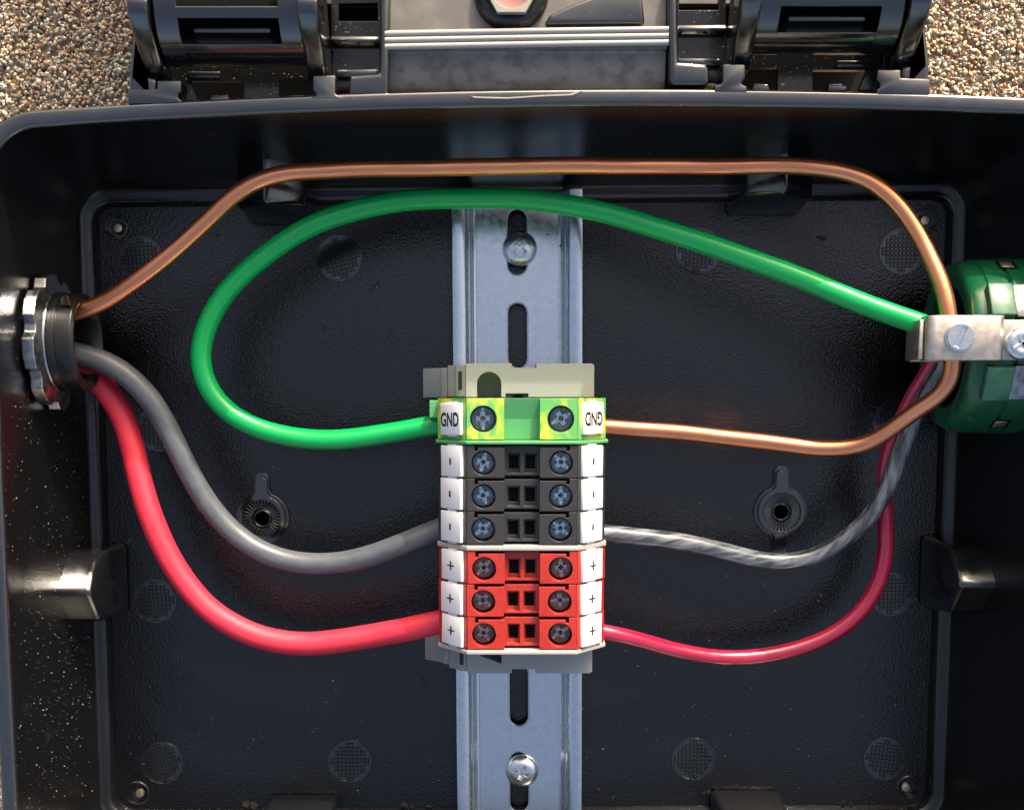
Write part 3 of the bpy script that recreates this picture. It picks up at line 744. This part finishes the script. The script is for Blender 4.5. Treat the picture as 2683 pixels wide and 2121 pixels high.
# end brackets: profile in xz, drawn along y
def end_bracket(sgn, y_in, label):
    """sgn +1: above the row, -1: below"""
    CB = CXB-2.7; t = empty('end_bracket', (CB, y_in+sgn*4.3, 4)); tag(t, label, 'end bracket', 'end brackets on the rail')
    T_ = 8.6
    def Yb(a, b): return sorted((y_in+sgn*a, y_in+sgn*b))
    def X(a): return CB+a
    # upper flat body with an arched pocket and a notch in its outer edge
    yo = T_
    po = [(X(-11.5), .1), (X(-11.5), yo), (X(3.4-3.2), yo), (X(3.4-3.2), yo-1.1), (X(3.4+3.0), yo-1.1), (X(3.4+3.0), yo), (X(20.6), yo), (X(21.2), yo-.5), (X(21.2), .1)]
    po += [(X(4.4), .1), (X(4.4), 1.0), (X(-1.4), 1.0), (X(-1.4), .1)]
    if sgn > 0:
        ar = [(X(-5.6)+3.1*math.cos(math.pi*i/14), 3.4+3.1*math.sin(math.pi*i/14)) for i in range(15)]
        po += [(X(-2.5), .1)]+ar+[(X(-8.7), .1)]
        # arc list runs right to left; polygon already walks that way
    else:
        po += [(X(-2.5), .1), (X(-2.5), yo-2.6), (X(-8.0), yo-4.6), (X(-8.0), .1)]
    po = [(a, y_in+sgn*b) for a, b in po]
    bm = prism(po, 12, 30.5)
    o = obj('body', bm, 'bracket_grey', t, smooth=25)
    if sgn > 0:
        obj('pocket_floor', prism([(X(-8.9), y_in+.2), (X(-2.4), y_in+.2), (X(-2.4), y_in+6.8), (X(-8.9), y_in+6.8)], 12, 21), 'bracket_grey', t, smooth=0)
    else:
        a, b = Yb(.1, yo-1.6)
        obj('pocket_floor', box(X(-8.2), X(-2.3), a, b, 12, 24), 'bracket_grey', t, smooth=0)
    # sloping shoulder on the left with two steps
    a, b = Yb(.2, T_-.35)
    obj('shoulder', profile_y([(X(-11.6), 11.9), (X(-11.6), 30.2), (X(-14.2), 28.0), (X(-14.2), 27.2), (X(-16.4), 25.2), (X(-16.4), 11.9)], a, b, .15), 'bracket_grey', t, smooth=25)
    a, b = Yb(.0, T_-.9)
    obj('foot', profile_y([(X(-16.5), 12.0), (X(-16.5), 24.0), (X(-18.3), 22.4), (X(-18.3), 21.6), (X(-23.4), 17.0), (X(-23.4), 9.3), (X(-16.5), 9.3)], a, b, .15), 'bracket_grey', t, smooth=25)
    a, b = Yb(2.0, 6.6)
    obj('slit', profile_y([(X(-12.6), 27.5), (X(-12.6), 29.7), (X(-13.5), 28.9), (X(-13.5), 27.5)], a, b), 'shaving', t, smooth=0)
    a, b = Yb(.3, 8.2)
    obj('lower_body', box(X(-11.4), X(20.8), a+.4, b-.4, 4.2, 12), 'bracket_grey', t, smooth=25)
end_bracket(1, e_gnd0+.1, 'grey plastic end bracket with arched pocket above the ground block')
end_bracket(-1, ytop_of(1714.5)-.1, 'grey plastic end bracket below the red blocks at the lower rail')

# ------------------------------------------------------------------ wires
def wire(name, pts, r, m, label, cat='wire', rfun=None):
    WOB[0] = .55
    o = obj(name, tube([D(*p) for p in pts], r, 24, rfun), m, smooth=60); tag(o, label, cat); return o
wire('insulated_wire', [(1995, 705, 46), (1960, 690, 46), (1860, 655, 43), (1700, 592, 38), (1500, 519, 33), (1300, 455, 29), (1150, 426, 27), (1000, 418, 26), (850, 424, 26), (720, 453, 26), (620, 497, 26), (530, 562, 26), (465, 632, 26), (431, 702, 26), (424, 762, 26), (440, 817, 26), (480, 867, 26), (540, 902, 26), (620, 922, 26), (720, 926, 26.5), (820, 914, 27), (925, 896, 28), (990, 890, 28)], 2.62, 'green_wire', 'thick green wire looping from the ground terminal to the metal lug')
wire('bare_copper_wire', [(120, 668, 33), (165, 657, 33), (220, 637, 34), (290, 590, 36), (360, 535, 37), (430, 470, 38), (490, 415, 39), (540, 384, 39), (600, 367, 39), (700, 360, 39), (850, 355, 39), (1080, 351, 39), (1300, 350, 39), (1550, 350, 39), (1700, 352, 40), (1780, 363, 40), (1840, 385, 41), (1890, 425, 42), (1930, 480, 43), (1965, 550, 45), (1990, 610, 47), (2000, 660, 48), (2007, 720, 48), (2009, 770, 47), (2004, 803, 46), (1980, 835, 44), (1930, 868, 40), (1880, 905, 36), (1840, 930, 33), (1800, 942, 31), (1740, 945, 30), (1600, 931, 29), (1450, 913, 28), (1350, 905, 28), (1285, 900, 28), (1220, 897, 28)], 2.08, 'copper', 'bare solid copper wire running round the top to the ground terminal')
wire('insulated_wire', [(120, 738, 27), (165, 747, 27), (210, 759, 27), (262, 788, 27), (312, 838, 26), (352, 903, 25), (392, 982, 24), (432, 1052, 23), (480, 1110, 22), (540, 1156, 22), (600, 1181, 22), (660, 1190, 22), (730, 1185, 23), (800, 1166, 25), (860, 1143, 27), (925, 1117, 28), (990, 1095, 28)], 2.9, 'grey_wire', 'thick matt grey wire from the left bushing to the black blocks')
wire('insulated_wire', [(120, 752, 20.5), (165, 772, 20.5), (200, 797, 20.5), (235, 838, 20.5), (262, 885, 20.5), (280, 945, 21), (295, 1012, 22), (317, 1087, 23), (348, 1160, 23), (388, 1225, 23), (440, 1284, 23), (500, 1324, 23), (560, 1347, 23), (640, 1357, 23), (720, 1351, 24), (800, 1338, 25), (860, 1327, 27), (925, 1313, 28), (990, 1300, 28)], 3.2, 'red_wire', 'thick bright red wire from the left bushing to the lowest red block')
def nick(marks):
    def f(s):
        v = 1.
        for c in marks: v -= .05*math.exp(-((s-c)/.5)**2)
        return v
    return f
wire('insulated_wire', [(1220, 1118, 28), (1283, 1125, 28), (1350, 1132, 27), (1450, 1146, 24), (1530, 1163, 22), (1600, 1180, 20), (1660, 1183, 20), (1720, 1171, 20), (1780, 1139, 20.5), (1830, 1095, 21), (1865, 1040, 22), (1890, 980, 23), (1915, 920, 24.5), (1945, 850, 26), (1980, 790, 28), (2020, 730, 30)], 2.3, 'clear_wire', 'dark grey wire with glossy streaked jacket on the right side', rfun=nick((52, 64, 70)))
wire('insulated_wire', [(1220, 1325, 28), (1283, 1335, 28), (1350, 1350, 25), (1430, 1372, 21), (1520, 1386, 18), (1610, 1383, 16.5), (1690, 1366, 16), (1760, 1335, 16), (1815, 1290, 16), (1850, 1235, 16), (1866, 1175, 16), (1868, 1110, 16), (1866, 1030, 16.5), (1875, 960, 18), (1895, 905, 20), (1920, 850, 22), (1955, 790, 25), (1995, 730, 28)], 2.12, 'crimson_wire', 'thin glossy crimson wire curving down the right side', rfun=nick((34, 38, 84, 96)))

# ------------------------------------------------------------------ left conduit fitting
WX = -118.6; NY, NZ = P(1341, 897, 30).y, 30.
nut = empty('conduit_locknut', (WX, NY, NZ)); tag(nut, 'toothed zinc conduit locknut on the left wall', 'locknut')
out = []
T8 = 8
for i in range(T8):
    a = 2*math.pi*i/T8+.2
    for da, rr in ((-.33, 15.2), (-.22, 16.9), (.0, 17.2), (.22, 16.9), (.33, 15.2)):
        out.append(((rr)*math.cos(a+da), (rr)*math.sin(a+da)))
bm = plate(out, [circle(0, 0, 12.4, 48)], .3, 3.1)
for v in bm.verts:      # dished face, turned-up teeth
    r_ = math.hypot(v.co.x, v.co.y)
    if v.co.z > 1 and r_ < 13: v.co.z += .9
xform(bm, TO_X); obj('nut_ring', bm, 'steel_bright', nut, at=(WX, NY, NZ), smooth=30)
bm = lathe([(12.8, 3.2), (12.8, 4.1), (12.3, 4.3), (12.3, 3.2)], 48, True)
obj('nut_collar', xform(bm, TO_X), 'steel_bright', nut, at=(WX, NY, NZ))
bs = empty('conduit_bushing', (WX+5, NY, NZ)); tag(bs, 'black plastic bushing screwed on inside the locknut', 'bushing')
prof = [(11.0, -6), (12.2, -6), (12.2, 4.6), (12.5, 4.8), (12.5, 6.0), (12.1, 6.3), (12.3, 6.5), (12.4, 8.6), (12.3, 10.2), (11.6, 10.9), (10.8, 10.9), (10.2, 10.0), (10.0, 6), (10.0, -6)]
obj('bushing_ring', xform(lathe(prof, 56, True), TO_X), 'rubber', bs, at=(WX, NY, NZ))
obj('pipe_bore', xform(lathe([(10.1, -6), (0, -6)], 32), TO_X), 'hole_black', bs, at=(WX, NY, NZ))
cut = prism([(-.0, -1), (2.6, -1), (2.2, 1.4), (.5, 1.6)], 0, .8, .1)
obj('torn_edge', xform(cut, Matrix.Rotation(-.3, 4, 'Y')), 'rubber', bs, at=(WX+7.5, NY+9.5, NZ+8.6))

# ------------------------------------------------------------------ right grounding bushing with lug
BX = 110.2; BY, BZ = P(1341, 908, 30).y, 30.
gbu = empty('grounding_bushing', (BX+10, BY, BZ)); tag(gbu, 'dark green plastic grounding bushing with metal lug on the right wall', 'bushing')
prof = [(15.5, 0), (17.6, -.5), (19.4, -.3), (20.4, .4), (21.0, 1.5), (21.2, 3.6), (21.25, 4.2), (21.7, 4.5), (21.8, 9.2), (21.3, 9.5), (21.3, 10.0), (21.9, 10.3), (22.2, 21), (15.5, 21)]
ring = xform(lathe(prof, 64, True), TO_X)
obj('shell', ring, 'bushing_green', gbu, at=(BX, BY, BZ), smooth=35)
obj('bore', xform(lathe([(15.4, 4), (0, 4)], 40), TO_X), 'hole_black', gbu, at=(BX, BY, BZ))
def on_ring(ang, x0, x1, wd, h0, h1, name, m, bw=.3, par=gbu):
    """little plate on the ring: angle from straight up towards +y"""
    b = box(x0-BX, x1-BX, -wd/2, wd/2, h0, h1, bw); xform(b, Matrix.Rotation(-R(ang), 4, 'X'))
    return obj(name, b, m, par, at=(BX, BY, BZ), smooth=30)
for ang in (62, -62):
    hq = on_ring(ang, 119.0, 123.4, 4.4, 20.6, 22.05, 'window_recess', 'hole_black', .1)
    on_ring(ang, 119.5, 122.6, 3.2, 21.0, 22.15, 'metal_key', 'lug_metal', .2, hq)
for ang, x0 in ((27, 113.5), (-25, 113.0)):
    on_ring(ang, x0, 119.5, 8.6, 21.0, 23.2, 'raised_tab', 'tab_green', .3)
    on_ring(ang, 119.6, 130., 9.0, 20.0, 22.5, 'metal_insert', 'lug_dark', .4)
on_ring(0, 112, 130, 7.5, 20.8, 22.2, 'strap_base', 'hole_black', .2)
l0 = P(2416, 828, 54); l1 = P(2640, 945, 54)
ly0, ly1 = P(2500, 944, 54).y, P(2500, 826, 54).y
lx0, lx1 = P(2428, 900, 54).x, P(2638, 900, 54).x
zt = 54.2
def arc2(cx_, cz_, r_, a0, a1, k=7): return [(cx_+r_*math.cos(R(a0+(a1-a0)*i/k)), cz_+r_*math.sin(R(a0+(a1-a0)*i/k))) for i in range(k+1)]
U = arc2(lx0+2.3, zt-2.3, 2.3, 180, 90)+arc2(lx1-2.6, zt-2.6, 2.6, 90, 0)+[(lx1, 43.0), (lx0-.6, 43.0), (lx0-.6, 44.1), (lx1-1.1, 44.1)]
U += arc2(lx1-2.6, zt-2.6, 1.5, 0, 90)+arc2(lx0+2.3, zt-2.3, 1.2, 90, 180)+[(lx0+1.1, 49.0), (lx0, 49.0)]
lug = obj('lug', profile_y(U, ly0, ly1, .15), 'lug_metal', gbu, smooth=30)
# side strip seen just left of the clamp
obj('lug_side', hull([(lx0-1.6, ly0+.2, 43), (lx0-.3, ly0+.2, 43), (lx0-1.3, ly0+.3, 52.2), (lx0-.2, ly0+.3, 52.2), (lx0-1.2, ly1-.9, 52.2), (lx0-.2, ly1-.9, 52.2), (lx0-1.5, ly1-.9, 43), (lx0-.3, ly1-.9, 43)], .2), 'lug_metal', lug)
obj('lug_strap', box(lx1-1, 134, ly0+.1, ly1-1.0, 52.1, 53.2, .15), 'lug_metal', lug)
sp = P(2514, 882, zt)
b = plate(circle(0, 0, 3.15, 36), [[(-2.5, -.62), (2.5, -.62), (2.5, .62), (-2.5, .62)]], 0, .9)
b = join(b, lathe([(3.5, -1.2), (3.5, .2), (3.1, .3)], 36), box(-2.6, 2.6, -.7, .7, -.5, .4))
obj('set_screw', b, 'screw_zinc', lug, at=(sp.x, sp.y, zt+.1), smooth=30, rot=(0, 0, R(68)))
sp = P(2672, 900, 53)
b = bmesh.new(); b = join(b, lathe([(3.9, 0), (3.9, .9), (3.5, 1.7), (2.6, 2.1), (1.4, 2.0), (0, 1.0)], 36), box(-2.6, 2.6, -.4, .4, 1.6, 2.15), box(-.4, .4, -2.6, 2.6, 1.6, 2.15))
obj('strap_screw', b, 'screw_zinc', lug, at=(sp.x, sp.y, 53.2), smooth=40, rot=(0, 0, R(30)))

# ------------------------------------------------------------------ shavings and dust
def flake(bm, p, size, seed):
    rg = random.Random(seed); n_ = rg.randint(6, 9); a0 = rg.uniform(0, 6.28); st = rg.uniform(.35, .8)
    vs = []
    for i in range(n_):
        a = 2*math.pi*i/n_; r = size*rg.uniform(.35, 1.); x = r*math.cos(a); y = r*math.sin(a)*st
        vs.append((p[0]+x*math.cos(a0)-y*math.sin(a0), p[1]+x*math.sin(a0)+y*math.cos(a0)))
    z = p[2]
    lo = [bm.verts.new((x, y, z+.03)) for x, y in vs]; hi = [bm.verts.new((x*.92+p[0]*.08, y*.92+p[1]*.08, z+.16+rg.uniform(0, .12))) for x, y in vs]
    bm.faces.new(hi)
    for i in range(n_): bm.faces.new((lo[i], lo[(i+1) % n_], hi[(i+1) % n_], hi[i]))
fb = bmesh.new()
spots = [(797, 598, 1.3), (788, 603, .9), (783, 612, .9), (805, 607, .5), (684, 690, .9), (690, 696, .8), (824, 703, 1.), (819, 708, .6), (565, 732, 1.1), (571, 740, .9), (573, 728, .5), (556, 752, 1.1), (551, 757, .6),
         (641, 572, .8), (646, 580, .5), (615, 576, .9), (622, 570, .5), (606, 582, .6), (1737, 502, 1.5), (1728, 501, .8), (1770, 638, 1.), (1773, 648, .7), (1690, 766, 1.5), (890, 1432, 1.4), (897, 1438, .9), (893, 1446, .7), (800, 1378, 1.2),
         (811, 1385, .8), (797, 1388, .7), (660, 1545, .9), (668, 1690, 1.1), (650, 1702, .8), (520, 1695, 2.2), (537, 1700, 1.5), (855, 1697, 1.6), (870, 1702, 1.3), (905, 1700, 1.2), (1800, 1703, 1.8), (1815, 1708, 1.4), (1780, 1692, 1.2), (1497, 1668, 1.3), (1488, 1671, .8),
         (1946, 1440, 1.2), (1940, 1452, 1.2), (1936, 1463, 1.1), (1950, 1437, .7), (1894, 1460, 1.), (1290, 1345, 1.), (1320, 1375, .9), (460, 497, .7), (735, 580, .5), (1183, 517, .5), (1157, 497, .5), (865, 1015, .7), (880, 1225, .8), (1560, 1165, .4), (720, 700, .6), (1860, 1345, .9), (800, 880, .5)]
for i, (x, y, s) in enumerate(spots):
    for k in range(3):
        p = D(x+random.uniform(-3, 3), y+random.uniform(-3, 3), 0 if not (940 < x < 1235 and y < 780) else 4.0 if x < 1175 else 10.5)
        flake(fb, p, s*random.uniform(.5, 1.0), i*7+k)
tag(obj('plastic_shavings', recalc(fb), 'shaving', smooth=0), 'dark plastic shavings scattered over the floor of the box', None, None, 'stuff')

# dust grains: floor and the left wall
db = bmesh.new(); rg = random.Random(5)
def grain(bm, p, s):
    vs = [bm.verts.new((p[0]+rg.uniform(-1, 1)*s, p[1]+rg.uniform(-1, 1)*s, p[2]+rg.uniform(0, 1)*s)) for _ in range(4)]
    for f in ((0, 1, 2), (0, 1, 3), (0, 2, 3), (1, 2, 3)): bm.faces.new([vs[i] for i in f])
for _ in range(900):
    x = rg.uniform(-112, 118); y = rg.uniform(-115, 50) if rg.random() < .35 else rg.uniform(-115, -50)
    grain(db, (x, y, .02), rg.choice((.06, .08, .1, .13, .2)))
for _ in range(850):
    z = rg.uniform(6, 57)
    t = (z-7)/(56-7); i0 = None
    y = rg.triangular(-128, 40, -85)
    # wall x at this height between wall foot and rim
    xf = Wr[0].x+(Wr[-1].x-Wr[0].x)*0; 
    best = min(Wr[-26:], key=lambda q_: abs(q_.y-y)); br = min(RI[-26:], key=lambda q_: abs(q_.y-y))
    x = best.x+(br.x-best.x)*max(0, t)
    grain(db, (x+.05, y, z), rg.choice((.07, .1, .13, .19)))
for _ in range(420):   # hinge-side wall
    z = rg.uniform(8, 56); t = (z-7)/(56-7); x = rg.uniform(-115, 120)
    bt = min(Wr[9:36], key=lambda q_: abs(q_.x-x)); br = min(RI[9:36], key=lambda q_: abs(q_.x-x))
    grain(db, (x, bt.y+(br.y-bt.y)*t-.05, z), rg.choice((.06, .08, .1, .12)))
tag(obj('dust_grains', recalc(db), 'dust', smooth=0), 'pale sandy dust grains clinging to the walls and floor of the box', None, None, 'stuff')
